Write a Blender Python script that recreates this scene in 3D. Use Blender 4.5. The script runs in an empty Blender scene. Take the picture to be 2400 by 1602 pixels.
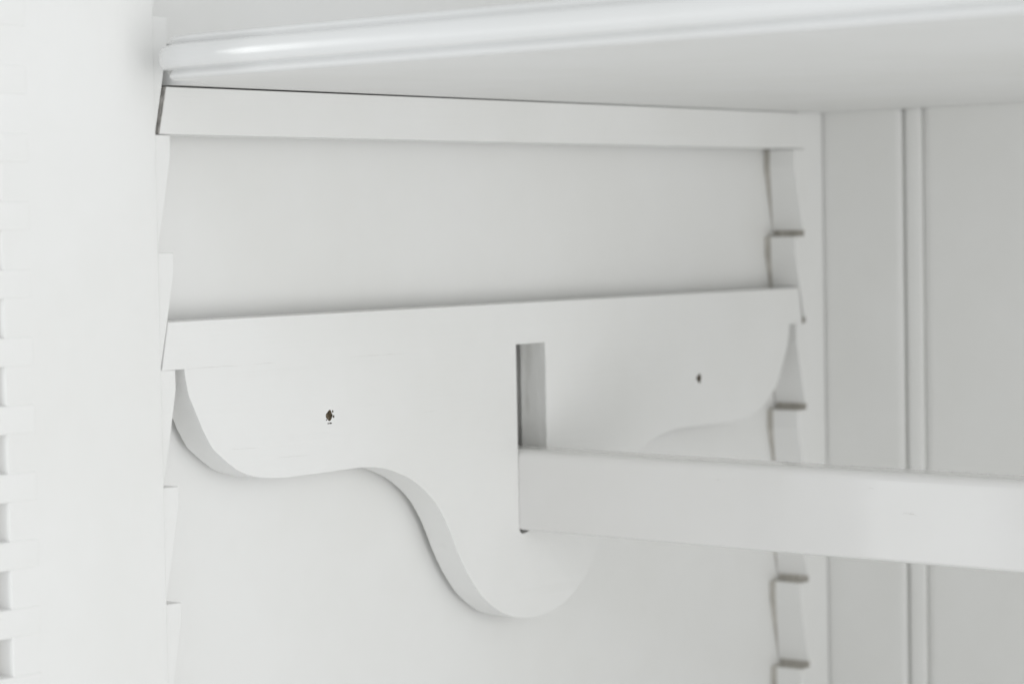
import bpy, bmesh, math, random
from mathutils import Matrix, Vector, noise
random.seed(7)
S = bpy.context.scene
COL = S.collection

# ------------------------------------------------------------------ camera
cam_data = bpy.data.cameras.new('camera')
cam = bpy.data.objects.new('camera', cam_data)
COL.objects.link(cam)
right = Vector((0.7792, 0.6266, -0.0181)).normalized()
fwd = Vector((-0.6267, 0.7780, -0.0440)).normalized()
up = right.cross(fwd).normalized()
right = fwd.cross(up).normalized()
M = Matrix((right, up, -fwd)).transposed().to_4x4()
M.translation = Vector((0.8079, -0.7734, -0.0418))
cam.matrix_world = M
cam_data.sensor_width = 36.0
cam_data.lens = 91.236
cam_data.clip_start = 0.01
cam_data.clip_end = 60
cam_data.dof.use_dof = True
cam_data.dof.focus_distance = 1.165
cam_data.dof.aperture_fstop = 8.5
S.camera = cam

# ------------------------------------------------------------------ light: a pale room, a window to the left of the viewer, added fill lamps on the right
world = bpy.data.worlds.new('World')
S.world = world
world.use_nodes = True
bg = world.node_tree.nodes['Background']
bg.inputs[0].default_value = (0.975, 1.0, 1.012, 1)
bg.inputs[1].default_value = 0.75

def area(name, loc, target, sx, sy, power, col):
    d = bpy.data.lights.new(name, 'AREA')
    d.shape = 'RECTANGLE'; d.size = sx; d.size_y = sy
    d.energy = power; d.color = col
    o = bpy.data.objects.new(name, d)
    COL.objects.link(o)
    o.location = loc
    o.rotation_euler = (Vector(target) - Vector(loc)).to_track_quat('-Z', 'Y').to_euler()
    return o
area('side_fill', (2.45, -0.62, -0.05), (0.0, 0.2, -0.1), 1.2, 2.0, 14.0, (1.0, 1.0, 0.99))  # fill lamp added on the open right to brighten the side faces
area('low_side_fill', (2.3, -0.8, -0.7), (0.1, 0.1, 0.0), 1.2, 1.0, 7.6, (1.0, 1.0, 0.99))  # added low fill lamp, lifts the underside of the shelf
area('front_window', (-1.20, -2.0, -0.42), (0.2, 0.2, -0.2), 0.50, 0.5, 1.25, (0.97, 1.0, 1.0))
area('left_window', (-2.17, -2.09, 0.05), (0.05, 0.0, 0.0), 0.30, 1.1, 13.0, (0.97, 1.0, 1.0))

S.view_settings.view_transform = 'Standard'
S.view_settings.look = 'None'
S.view_settings.gamma = 1.0
S.view_settings.exposure = 0.0
S.view_settings.use_curve_mapping = False
S.render.engine = 'CYCLES'
S.cycles.max_bounces = 7
S.cycles.diffuse_bounces = 6
S.cycles.glossy_bounces = 3

# ------------------------------------------------------------------ materials
def paint(name, col=(0.838, 0.837, 0.828), rough=0.33, grain=(1, 1, 1), strength=0.12, wear=0.0, wavy=0.25):
    m = bpy.data.materials.new(name)
    m.use_nodes = True
    nt = m.node_tree; N = nt.nodes; L = nt.links
    b = N['Principled BSDF']
    b.inputs['Specular IOR Level'].default_value = 0.5
    tc = N.new('ShaderNodeTexCoord')
    mp = N.new('ShaderNodeMapping'); mp.inputs['Scale'].default_value = grain
    L.new(tc.outputs['Object'], mp.inputs[0])
    streak = N.new('ShaderNodeTexNoise'); streak.inputs['Scale'].default_value = 260
    streak.inputs['Detail'].default_value = 3
    L.new(mp.outputs[0], streak.inputs['Vector'])
    wave = N.new('ShaderNodeTexNoise'); wave.inputs['Scale'].default_value = 28
    wave.inputs['Detail'].default_value = 1
    L.new(tc.outputs['Object'], wave.inputs['Vector'])
    b1 = N.new('ShaderNodeBump'); b1.inputs['Strength'].default_value = strength
    b1.inputs['Distance'].default_value = 0.0006
    L.new(streak.outputs['Fac'], b1.inputs['Height'])
    b2 = N.new('ShaderNodeBump'); b2.inputs['Strength'].default_value = wavy
    b2.inputs['Distance'].default_value = 0.0012
    L.new(wave.outputs['Fac'], b2.inputs['Height'])
    L.new(b1.outputs[0], b2.inputs['Normal'])
    L.new(b2.outputs[0], b.inputs['Normal'])
    # paint that is not perfectly even: faint clouds and a few handling smudges
    cl = N.new('ShaderNodeTexNoise'); cl.inputs['Scale'].default_value = 9
    cl.inputs['Detail'].default_value = 4; cl.inputs['Roughness'].default_value = 0.62
    L.new(tc.outputs['Object'], cl.inputs['Vector'])
    rp = N.new('ShaderNodeValToRGB')
    rp.color_ramp.elements[0].position = 0.30
    rp.color_ramp.elements[0].color = (col[0] * 0.962, col[1] * 0.961, col[2] * 0.952, 1)
    rp.color_ramp.elements[1].position = 0.62
    rp.color_ramp.elements[1].color = (*col, 1)
    L.new(cl.outputs['Fac'], rp.inputs[0])
    last = rp.outputs[0]
    if wear > 0:
        sp = N.new('ShaderNodeTexNoise'); sp.inputs['Scale'].default_value = 55
        sp.inputs['Detail'].default_value = 4
        L.new(mp.outputs[0], sp.inputs['Vector'])
        r2 = N.new('ShaderNodeValToRGB')
        r2.color_ramp.elements[0].position = 0.66 if wear < 0.5 else 0.55; r2.color_ramp.elements[0].color = (0, 0, 0, 1)
        r2.color_ramp.elements[1].position = 0.80 if wear < 0.5 else 0.68; r2.color_ramp.elements[1].color = (wear, wear, wear, 1)
        L.new(sp.outputs['Fac'], r2.inputs[0])
        mx = N.new('ShaderNodeMixRGB'); mx.inputs[2].default_value = (0.42, 0.41, 0.37, 1)
        L.new(r2.outputs[0], mx.inputs[0]); L.new(last, mx.inputs[1])
        last = mx.outputs[0]
    L.new(last, b.inputs['Base Color'])
    rr = N.new('ShaderNodeMapRange')
    rr.inputs['To Min'].default_value = rough - 0.05; rr.inputs['To Max'].default_value = rough + 0.07
    L.new(wave.outputs['Fac'], rr.inputs[0])
    L.new(rr.outputs[0], b.inputs['Roughness'])
    return m

def bare(name, c0, c1, grain, scale=400):
    m = bpy.data.materials.new(name)
    m.use_nodes = True
    nt = m.node_tree; N = nt.nodes; L = nt.links
    b = N['Principled BSDF']; b.inputs['Roughness'].default_value = 0.85
    tc = N.new('ShaderNodeTexCoord')
    mp = N.new('ShaderNodeMapping'); mp.inputs['Scale'].default_value = grain
    L.new(tc.outputs['Object'], mp.inputs[0])
    n = N.new('ShaderNodeTexNoise'); n.inputs['Scale'].default_value = scale; n.inputs['Detail'].default_value = 6
    L.new(mp.outputs[0], n.inputs['Vector'])
    rp = N.new('ShaderNodeValToRGB')
    rp.color_ramp.elements[0].position = 0.35; rp.color_ramp.elements[0].color = (*c0, 1)
    rp.color_ramp.elements[1].position = 0.65; rp.color_ramp.elements[1].color = (*c1, 1)
    L.new(n.outputs['Fac'], rp.inputs[0]); L.new(rp.outputs[0], b.inputs['Base Color'])
    bp = N.new('ShaderNodeBump'); bp.inputs['Strength'].default_value = 0.7; bp.inputs['Distance'].default_value = 0.0008
    L.new(n.outputs['Fac'], bp.inputs['Height']); L.new(bp.outputs[0], b.inputs['Normal'])
    return m

M_panel = paint('white_paint_panel', grain=(1, 1, 0.06), strength=0.05)
M_vert = paint('white_paint_upright', grain=(1, 1, 0.05), strength=0.16)
M_deep = paint('white_paint_depthwise', grain=(1, 0.04, 1), strength=0.28, wear=0.10)
M_rail = paint('white_paint_rail', col=(0.785, 0.778, 0.768), rough=0.09, grain=(0.05, 1, 1), strength=0.05, wavy=0.04)
M_shelf = paint('gloss_white_paint_shelf', col=(0.795, 0.798, 0.795), rough=0.17, grain=(0.05, 1, 1), strength=0.05, wavy=0.2)
M_under = paint('white_paint_shelf_underside', rough=0.5, grain=(0.05, 1, 1), strength=0.06)
M_cut = paint('thin_white_paint_on_sawn_edge', col=(0.76, 0.76, 0.745), rough=0.55, grain=(1, 1, 0.3), strength=1.0, wear=0.6)
M_back = paint('white_paint_back_boards', col=(0.81, 0.809, 0.797), grain=(1, 1, 0.05), strength=0.08)
M_bare = bare('bare_wood_and_gap_shade', (0.46, 0.44, 0.40), (0.62, 0.60, 0.555), (1, 1, 0.2))  # bare wood in the kerfs; on the spacer it stands for gap shadow
M_hole = bare('dark_split_wood', (0.07, 0.055, 0.035), (0.26, 0.21, 0.14), (1, 1, 1), 900)
M_grey = bare('grey_gap_backing', (0.42, 0.40, 0.37), (0.50, 0.475, 0.44), (1, 1, 0.2), 120)  # warm grey standing for the dim gaps between the joint fingers
M_end = bare('rough_end_grain', (0.34, 0.33, 0.31), (0.74, 0.72, 0.69), (1, 1, 0.35), 700)

# ------------------------------------------------------------------ helpers
def finish(name, bm, mats, parent=None, smooth=None, loc=None):
    me = bpy.data.meshes.new(name)
    bmesh.ops.recalc_face_normals(bm, faces=bm.faces)
    bm.to_mesh(me); bm.free()
    for m in (mats if isinstance(mats, (list, tuple)) else [mats]):
        me.materials.append(m)
    if smooth is not None:
        for p in me.polygons: p.use_smooth = True
        me.set_sharp_from_angle(angle=math.radians(smooth))
    o = bpy.data.objects.new(name, me)
    COL.objects.link(o)
    if smooth is not None:
        wn = o.modifiers.new('weighted_normals', 'WEIGHTED_NORMAL')
        wn.weight = 100; wn.keep_sharp = True
    if parent: o.parent = parent
    if loc: o.location = loc
    return o

def tag(o, label=None, cat=None, group=None, kind=None):
    if label: o['label'] = label
    if cat: o['category'] = cat
    if group: o['group'] = group
    if kind: o['kind'] = kind
    return o

def empty(name, loc=(0, 0, 0)):
    o = bpy.data.objects.new(name, None)
    o.empty_display_size = 0.02
    COL.objects.link(o); o.location = loc
    return o

def prism_x(loops, x0, x1, bevel=0.0, seg=2, keep=None, x0f=None):
    """outline(s) in (y, z), first the outer loop then holes, pulled from x0 (hidden side) to x1 (seen side)"""
    bm = bmesh.new()
    edges = []
    for lp in loops:
        vs = [bm.verts.new((x1, y, z)) for y, z in lp]
        for i in range(len(vs)):
            edges.append(bm.edges.new((vs[i], vs[(i + 1) % len(vs)])))
    if len(loops) == 1:
        bm.faces.new([e.verts[0] for e in edges]) if False else None
    bmesh.ops.triangle_fill(bm, edges=edges, use_beauty=True, use_dissolve=False)
    cap = list(bm.faces)
    ret = bmesh.ops.extrude_face_region(bm, geom=cap)
    nv = [g for g in ret['geom'] if isinstance(g, bmesh.types.BMVert)]
    for v in nv:
        v.co.x = x0 if x0f is None else x0f(v.co.y, v.co.z)
    bmesh.ops.recalc_face_normals(bm, faces=bm.faces)
    if bevel > 0:
        es = []
        for e in bm.edges:
            if len(e.link_faces) == 2 and all(abs(v.co.x - x1) < 1e-7 for v in e.verts):
                if e.calc_face_angle(0) > 1.0 and (keep is None or keep(e)):
                    es.append(e)
        bmesh.ops.bevel(bm, geom=es, offset=bevel, segments=seg, profile=0.5, affect='EDGES', clamp_overlap=True)
    return bm

def box(x0, x1, y0, y1, z0, z1, bevel=0.0, seg=2):
    bm = bmesh.new()
    bmesh.ops.create_cube(bm, size=1)
    for v in bm.verts:
        v.co = Vector(((x0 + x1) / 2 + v.co.x * (x1 - x0), (y0 + y1) / 2 + v.co.y * (y1 - y0), (z0 + z1) / 2 + v.co.z * (z1 - z0)))
    if bevel:
        bmesh.ops.bevel(bm, geom=list(bm.edges), offset=bevel, segments=seg, profile=0.5, affect='EDGES')
    return bm

P = 0.05           # tooth pitch of the ratchet strips
ROOT, TIP = -0.0085, 0.0
D = 0.491          # tooth tips of the rear strip
BACK = 0.5221      # face of the back boards
PANEL = -0.0214    # face of the cabinet side
Z0, Z1 = -0.47, 0.42

# ------------------------------------------------------------------ cabinet carcass
cab = empty('cabinet', (0, 0, Z0))
tag(cab, 'white painted cabinet interior with toothed strips up its side and beaded boards behind', 'cabinet')
def in_cab(o):
    o.location = Vector((0, 0, -Z0)); o.parent = cab
    return o

in_cab(finish('side_panel', box(PANEL - 0.018, PANEL, -0.079, BACK + 0.012, Z0, Z1), M_panel))

in_cab(finish('floor_board', box(PANEL + 0.0003, 1.02, -0.06, BACK - 0.0005, Z0 - 0.018, Z0 + 0.0, 0.001), M_panel, smooth=40))

# front post: a board flush with the strips, its front edge comb-jointed
YF = -0.0945
post = in_cab(finish('front_post', box(PANEL + 0.0003, 0.0010, YF, ROOT - 0.0009, Z0, Z1, 0.0007, 3), M_vert, smooth=40))
tag(post, 'flat white front post with comb-jointed edge')
FP, FH = 0.0272, 0.0117
fm = None
zt = -0.0549 + 12 * FP
while zt > Z0 + 0.05:
    if fm is None:
        o = finish('joint_finger', box(-0.016, 0.0014, YF - 0.0078, YF + 0.0148, -FH, 0, 0.0007, 2), M_vert, smooth=40)
        fm = o.data; first_finger = o
    else:
        o = first_finger.copy(); COL.objects.link(o)
    o.parent = post
    o.location = (0, 0, zt)
    zt -= FP
o = finish('gap_backing', box(-0.040, -0.0090, YF - 0.0078, YF - 0.0003, Z0, Z1, 0.0008), M_grey)  # added backing, its grey darkens the gaps between the fingers
o.parent = post

# ratchet strips
def strip_loop(front):
    pts = []
    ks = list(range(7, -12, -1))
    for k in ks:
        z = k * P
        j = random.uniform(-0.0003, 0.0003)
        if front:
            pts += [(ROOT, z + 0.0002), (TIP + j, z), (TIP + j, z - 0.0085), (ROOT + 0.0042, z - 0.0295), (ROOT, z - P + 0.0018)]
        else:
            r = D - ROOT
            # a saw kerf runs a little past the seat of each tooth
            kz = 0.0036 if k != 0 else 0.0006
            kn = 0.0037 if k != 1 else 0.0008
            pts += [(r + 0.0014, z + kz), (r + 0.0014, z + 0.0002), (D + j, z), (D + j, z - 0.010), (D + 0.0042, z - 0.0285), (r - 0.0002, z - P + kn)]
    if front:
        b = ROOT - 0.0014
        return [(b - 0.0, 7 * P + 0.0002)] + pts[1:] + [(b, -11 * P - P + 0.0018)]
    return pts + [(BACK - 0.0014, pts[-1][1]), (BACK - 0.0014, pts[0][1])]

lp = strip_loop(False)
def rear_x0(y, z):
    # the strip stands a little off the side at its tooth tips
    k = max(0.0, min(1.0, (D - ROOT - y) / 0.0085))
    return PANEL + 0.0004 + 0.0040 * k
rs_bm = prism_x([lp], PANEL, 0.0, 0.0003, 1, x0f=rear_x0)
for f in rs_bm.faces:                    # kerfs were never painted
    c = f.calc_center_median()
    if abs(f.normal.x) < 0.5 and c.y > D + 0.002 and c.y < BACK - 0.005:
        ph = (c.z / P) % 1.0
        if ph < 0.075 or ph > 0.985:
            f.material_index = 1
o = in_cab(finish('ratchet_strip', rs_bm, [M_vert, M_bare]))
tag(o, 'rear toothed strip beside the back boards')
spacer = finish('gap_shade_spacer', prism_x([[(min(y + 0.0004, BACK - 0.004), z) for y, z in lp]], PANEL + 0.0002, PANEL + 0.0046), M_bare)  # added piece, its colour stands for shadow and dirt behind the strip
spacer.parent = o

fl = strip_loop(True)
o = in_cab(finish('ratchet_strip', prism_x([fl], PANEL + 0.0004, 0.0, 0.0004, 2), M_vert))
tag(o, 'front toothed strip beside the flat post')

# back boards: tongued boards, each with a bead on its left edge
def back_board(w, first):
    bm = bmesh.new()
    prof = []
    if first:
        prof += [(0, 0.012), (0, 0)]
    else:
        prof += [(0.0007, 0.012), (0.0007, 0.0022)]
        n = 10
        for i in range(n + 1):               # the bead
            a = math.pi * (1 - i / n)
            prof.append((0.0060 + 0.0052 * math.cos(a), 0.0016 - 0.0013 * math.sin(a)))
        prof += [(0.0114, 0.0034), (0.0127, 0.0035), (0.0136, 0.0014), (0.0158, 0.0004), (0.0190, 0.0)]
    prof += [(w - 0.0062, 0.0), (w - 0.0032, 0.0005), (w - 0.0016, 0.0016), (w - 0.0011, 0.0046), (w + 0.0003, 0.0047), (w + 0.0003, 0.012)]
    a = [bm.verts.new((x, d, Z0)) for x, d in prof]
    b = [bm.verts.new((x, d, Z1)) for x, d in prof]
    for i in range(len(prof)):
        j = (i + 1) % len(prof)
        bm.faces.new((a[i], a[j], b[j], b[i]))
    bm.faces.new(a); bm.faces.new(b[::-1])
    return bm
x = PANEL + 0.0004
first = True
for w in (0.0525 - PANEL, 0.128, 0.128, 0.128, 0.128, 0.128, 0.128, 0.128):
    o = finish('back_board', back_board(w, first), M_back, smooth=35)
    o.parent = cab
    o.location = (x, BACK, -Z0)
    x += w; first = False
o = in_cab(finish('back_frame', box(PANEL, x, BACK + 0.0125, BACK + 0.02, Z0, Z1), M_bare))
WID = x

# ------------------------------------------------------------------ shelf with moulded front edge
SZ = 0.0214; TH = 0.0176
def make_shelf():
    bm = bmesh.new()
    R = 0.030
    c = Vector((0.0432, 0.0016))
    skew = 0.0
    # path of the moulding from the notch side, round the corner and along the front
    pts = []
    a_end = math.pi * 1.5 - skew
    for i in range(19):
        a = math.pi + 0.75 + (a_end - math.pi - 0.75) * i / 18
        n = Vector((math.cos(a), math.sin(a)))
        pts.append((c + n * R, n))
    nf = Vector((math.cos(a_end), math.sin(a_end)))
    t = Vector((-nf.y, nf.x))
    base = c + nf * R
    L = (WID - 0.004 - base.x) / t.x
    for i in range(1, 41):
        pts.append((base + t * (L * (i / 40)), nf))
    prof = [(-0.0028, 0.0), (-0.0006, 0.0), (0.0004, 0.0006), (0.0008, 0.0016), (0.0005, 0.0026), (-0.0001, 0.0032), (-0.0002, 0.0037)]
    n = 18
    for i in range(n + 1):
        a = -math.pi / 2 + math.pi * i / n
        prof.append((0.0050 * math.cos(a) ** 0.6 if abs(math.cos(a)) > 1e-6 else 0.0, 0.0090 + 0.0050 * math.sin(a)))
    prof += [(-0.0002, 0.0143), (-0.0001, 0.0148), (0.0002, 0.0152), (0.0006, 0.0161), (0.0002, 0.0170), (-0.0008, 0.0175), (-0.0028, TH)]
    rows = []
    for p, nn in pts:
        rows.append([bm.verts.new((p.x + nn.x * o, p.y + nn.y * o, SZ + z)) for o, z in prof])
    for i in range(len(rows) - 1):
        for j in range(len(prof) - 1):
            bm.faces.new((rows[i][j], rows[i + 1][j], rows[i + 1][j + 1], rows[i][j + 1]))
    # the rest of the outline: right end, back, rear-left notch for the strip, left end, front-left notch
    yb = BACK - 0.0006
    rest = [(WID - 0.004, yb), (0.0014, yb), (0.0014, D - 0.004), (PANEL + 0.0005, D - 0.004), (PANEL + 0.0005, 0.0014), (pts[0][0].x - 0.0001, 0.0014)]
    lo = [bm.verts.new((x, y, SZ)) for x, y in rest]
    hi = [bm.verts.new((x, y, SZ + TH)) for x, y in rest]
    lowring = [r[0] for r in rows] + lo
    highring = [r[-1] for r in rows] + hi
    bm.faces.new(lowring[::-1]); bm.faces.new(highring)
    bm.faces.new(rows[-1] + [hi[0], lo[0]])
    for i in range(len(rest) - 1):
        bm.faces.new((lo[i], lo[i + 1], hi[i + 1], hi[i]))
    bm.faces.new([lo[-1]] + rows[0] + [hi[-1]])
    bmesh.ops.triangulate(bm, faces=[f for f in bm.faces if len(f.verts) > 4])
    return bm
sb = make_shelf()
for f in sb.faces:
    c = f.calc_center_median()
    if (c.z < SZ + 0.00005 or c.z > SZ + TH - 0.00005 or len(f.verts) == 3): f.material_index = 1
for v in sb.verts: v.co.z += 0.0040 * max(0.0, v.co.x)      # the shelf lies a touch higher at its far end
shelf = finish('shelf', sb, [M_shelf, M_under], smooth=38)
tag(shelf, 'glossy white shelf with rounded moulded front edge lying across the top', 'shelf')

# ------------------------------------------------------------------ batten under the shelf
def slope(z):      # edge of the front notch above its seat
    return ROOT + (0.0085 / 0.0415) * z
loop = [(slope(0) + 0.0022, 0.0004), (slope(0.0206) + 0.0026, 0.0207), (D - slope(0.0206) + 0.0004, 0.0211), (D - slope(0) + 0.0004, 0.0004)]
bm = prism_x([loop], -0.0165, -0.0001, 0.0005, 2, keep=lambda e: not all(v.co.y > D for v in e.verts))
for f in bm.faces:
    if f.normal.y < -0.6: f.material_index = 1
bat = finish('shelf_batten', bm, [M_deep, M_end], smooth=35)
tag(bat, 'straight white batten in the toothed strips directly under the shelf', 'batten')

# ------------------------------------------------------------------ rail bracket
brk = empty('rail_bracket', (0, 0.244, -0.1))
tag(brk, 'white bracket with wavy lower edge, a slot and two holes, holding the rail', 'bracket')
def in_brk(o, par=None):
    if par is None:
        o.parent = brk; o.location = -Vector(brk.location)
    return o
zt_, zb_ = -0.0794, -0.0999
B2 = 2 * P
loop = [(slope(0) + 0.0004, zb_), (slope(0.0204) + 0.0004, zt_), (D - slope(0.0204) - 0.0016, zt_), (D - slope(0) - 0.0026, zb_ + 0.0010), (D - slope(0) - 0.0034, zb_)]
in_brk(finish('top_bar', prism_x([loop], -0.0160, 0.0, 0.0005, 2, keep=lambda e: not all(abs(v.co.z - zb_) < 1e-5 for v in e.verts)), M_deep, smooth=35))

left = [(0.0051, -0.0999), (0.0054, -0.1036), (0.0073, -0.1113), (0.0110, -0.1190), (0.0155, -0.1275), (0.0205, -0.1349), (0.0257, -0.1392), (0.0301, -0.1425),
        (0.0371, -0.1466), (0.0461, -0.1497), (0.0552, -0.1511), (0.0645, -0.1517), (0.0787, -0.1518), (0.1029, -0.1516), (0.1108, -0.1515),
        (0.1178, -0.1516), (0.1259, -0.1523), (0.1370, -0.1546), (0.1504, -0.1597), (0.1639, -0.1684), (0.1722, -0.1772), (0.1784, -0.1866),
        (0.1836, -0.1966), (0.1888, -0.2053), (0.1952, -0.2141), (0.2028, -0.2222), (0.2127, -0.2292), (0.2206, -0.2332), (0.2286, -0.2358), (0.2367, -0.2370)]
CY = 0.2442
rgt = [(2 * CY - y, z) for y, z in left[::-1]]
ctrl = left + [(CY, -0.2373)] + rgt
def catmull(pts, n=4):
    out = []
    for i in range(len(pts) - 1):
        p0 = pts[max(i - 1, 0)]; p1 = pts[i]; p2 = pts[i + 1]; p3 = pts[min(i + 2, len(pts) - 1)]
        for s in range(n):
            t = s / n
            q = []
            for d in (0, 1):
                q.append(0.5 * (2 * p1[d] + (p2[d] - p0[d]) * t + (2 * p0[d] - 5 * p1[d] + 4 * p2[d] - p3[d]) * t * t + (3 * p1[d] - p0[d] - 3 * p2[d] + p3[d]) * t ** 3))
            out.append((q[0] + random.uniform(-1, 1) * 0.00008, q[1] + random.uniform(-1, 1) * 0.00008))
    out.append(pts[-1])
    return out
S0, S1, SB = 0.2325, 0.2561, -0.1926
outline = catmull(ctrl)
outline[0] = (outline[0][0], -0.0999); outline[-1] = (outline[-1][0], -0.0999)
slot = [(S1, -0.0999)]
for i in range(24):
    slot.append((S1 + random.uniform(-1, 1) * 0.00018, -0.1015 - 0.0895 * i / 24))
slot += [(S1, SB + 0.0015), (S1 - 0.0004, SB + 0.0004), (S1 - 0.0016, SB), (S0 + 0.0160, SB - 0.0001), (S0 + 0.0100, SB - 0.0009), (S0 + 0.0040, SB - 0.0020), (S0 + 0.0022, SB - 0.0019), (S0 + 0.0010, SB - 0.0010), (S0 + 0.0003, SB + 0.0006), (S0, -0.0999)]
def ragged(y, z, ry, rz, n=11):
    return [(y + ry * math.cos(2 * math.pi * i / n) * random.uniform(0.7, 1.25), z + rz * math.sin(2 * math.pi * i / n) * random.uniform(0.75, 1.25)) for i in range(n)]
def chip(y, z, ry, rz): return ragged(y, z, ry, rz, 6)
h1 = ragged(0.0957, -0.1261, 0.0022, 0.0024)
chips = [chip(0.0984, -0.1266, 0.0007, 0.0006), chip(0.0937, -0.1279, 0.0004, 0.0004), chip(0.0962, -0.1296, 0.0009, 0.0004), chip(0.0947, -0.1296, 0.0004, 0.0005), chip(0.0979, -0.1243, 0.0006, 0.0006)]
h2 = [(0.3887, -0.1257), (0.3904, -0.1243), (0.3921, -0.1229), (0.3937, -0.1248), (0.3935, -0.1267), (0.3922, -0.1287), (0.3905, -0.1272)]
def keep_plate(e):
    m = (e.verts[0].co + e.verts[1].co) / 2
    if all(abs(v.co.z + 0.0999) < 1e-5 for v in e.verts): return False
    return not any(abs(m.y - y) < 0.006 and abs(m.z + 0.126) < 0.006 for y in (0.096, 0.3914))
plate = in_brk(finish('shaped_plate', prism_x([outline + slot, h1, h2] + chips, -0.0160, -0.00002, 0.0004, 2,
        keep=keep_plate), [M_deep, M_cut, M_hole], smooth=35))
me = plate.data
for p in me.polygons:
    c = p.center
    if abs(p.normal.x) < 0.5 and S1 - 0.001 < c.y < S1 + 0.001 and c.z > SB + 0.003 and c.z < -0.100:
        p.material_index = 1
    if abs(p.normal.x) < 0.5 and abs(c.z + 0.1262) < 0.0042 and (abs(c.y - 0.096) < 0.004 or abs(c.y - 0.3914) < 0.004):
        p.material_index = 2
for y, z in ((0.0960, -0.1262), (0.3914, -0.1258)):
    bm = bmesh.new()
    n = 14
    ctr = bm.verts.new((0.0006, 0, 0))
    rim = [bm.verts.new((random.uniform(-0.0010, 0.0002), 0.0046 * math.cos(2 * math.pi * i / n), 0.0048 * math.sin(2 * math.pi * i / n))) for i in range(n)]
    mid = [bm.verts.new((random.uniform(-0.0008, 0.0006), 0.0016 * math.cos(2 * math.pi * i / n), 0.0018 * math.sin(2 * math.pi * i / n))) for i in range(n)]
    deep = [bm.verts.new((-0.004, 0.0046 * math.cos(2 * math.pi * i / n), 0.0048 * math.sin(2 * math.pi * i / n))) for i in range(n)]
    for i in range(n):
        j = (i + 1) % n
        bm.faces.new((ctr, mid[i], mid[j])); bm.faces.new((mid[i], rim[i], rim[j], mid[j])); bm.faces.new((rim[i], deep[i], deep[j], rim[j]))
    bm.faces.new(deep)
    o = finish('bare_wood_core', bm, M_hole, parent=plate)
    o.location = (-0.0019, y, z)

# ------------------------------------------------------------------ rail
def make_rail():
    bm = bmesh.new()
    y0, y1, zb, zt = S0 + 0.0005, S1 - 0.0008, -0.1924, -0.1521
    rt, rb = 0.0042, 0.0016
    prof = []
    def arc(cy, cz, r, a0, a1, n=6):
        for i in range(n + 1):
            a = math.radians(a0 + (a1 - a0) * i / n)
            prof.append((cy + r * math.cos(a), cz + r * math.sin(a)))
    arc(y0 + rb, zb + rb, rb, 270, 180)
    arc(y0 + rt, zt - rt, rt, 180, 90)
    arc(y1 - rt, zt - rt, rt, 90, 0)
    arc(y1 - rb, zb + rb, rb, 0, -90)
    n = 40
    xa, xb = -0.0150, WID - 0.03
    rows = []
    for i in range(n + 1):
        t = i / n
        x = xa + (xb - xa) * t
        sag = -0.0030 * math.sin(math.pi * t)
        rows.append([bm.verts.new((x, y, z + sag)) for y, z in prof])
    m = len(prof)
    for i in range(n):
        for j in range(m):
            k = (j + 1) % m
            bm.faces.new((rows[i][j], rows[i + 1][j], rows[i + 1][k], rows[i][k]))
    bm.faces.new(rows[0]); bm.faces.new(rows[-1][::-1])
    return bm
rail = finish('hanging_rail', make_rail(), M_rail, smooth=35)
tag(rail, 'white rectangular rail leaving the bracket slot towards the right', 'rail')

# ------------------------------------------------------------------ hairline cracks in the paint
M_crack = bare('dark_paint_crack', (0.60, 0.59, 0.57), (0.74, 0.73, 0.71), (1, 1, 1), 300)
def crack(parent, path, width, to3d):
    """a thin wandering sliver along path (list of 2-D points), laid on a face by to3d"""
    bm = bmesh.new()
    pts = []
    for i in range(len(path) - 1):
        for k in range(6):
            t = k / 6
            pts.append((path[i][0] + (path[i + 1][0] - path[i][0]) * t, path[i][1] + (path[i + 1][1] - path[i][1]) * t + random.uniform(-1, 1) * width * 0.5))
    pts.append(path[-1])
    n = len(pts) - 1
    up_, dn_ = [], []
    for i, (u, v) in enumerate(pts):
        w = width * (0.15 + math.sin(math.pi * i / n)) * random.uniform(0.4, 1.0) * 0.5
        up_.append(bm.verts.new(to3d(u, v + w))); dn_.append(bm.verts.new(to3d(u, v - w)))
    for i in range(n):
        bm.faces.new((dn_[i], dn_[i + 1], up_[i + 1], up_[i]))
    o = finish('paint_crack', bm, M_crack, parent=parent)
    return o
def on_plate(y, z): return (0.00004, y, z)
for path, w in (([(0.0056, -0.1000), (0.022, -0.0999), (0.040, -0.1001)], 0.00022), ([(0.046, -0.1000), (0.062, -0.1000)], 0.00014),
                ([(0.110, -0.0999), (0.135, -0.1001), (0.150, -0.1001)], 0.00014),
                ([(0.031, -0.1365), (0.050, -0.1372)], 0.00013), ([(0.160, -0.1290), (0.172, -0.1286)], 0.00012),
                ([(0.060, -0.1425), (0.083, -0.1431)], 0.00012)):
    crack(plate, path, w, on_plate)
RY = S0 + 0.0005 - 0.00004
def on_rail(x, z): return (x, RY, z - 0.0030 * math.sin(math.pi * (x + 0.015) / (WID - 0.015)))
for path, w in (([(0.2190, -0.1702), (0.2235, -0.1700), (0.2265, -0.1706)], 0.00045), ([(0.2225, -0.1700), (0.2244, -0.1690)], 0.0003),
                ([(0.2008, -0.1600), (0.2030, -0.1596), (0.2045, -0.1601)], 0.0004), ([(0.118, -0.1606), (0.122, -0.1605)], 0.0003), ([(0.127, -0.1603), (0.131, -0.1606)], 0.0003)):
    crack(rail, path, w, on_rail)
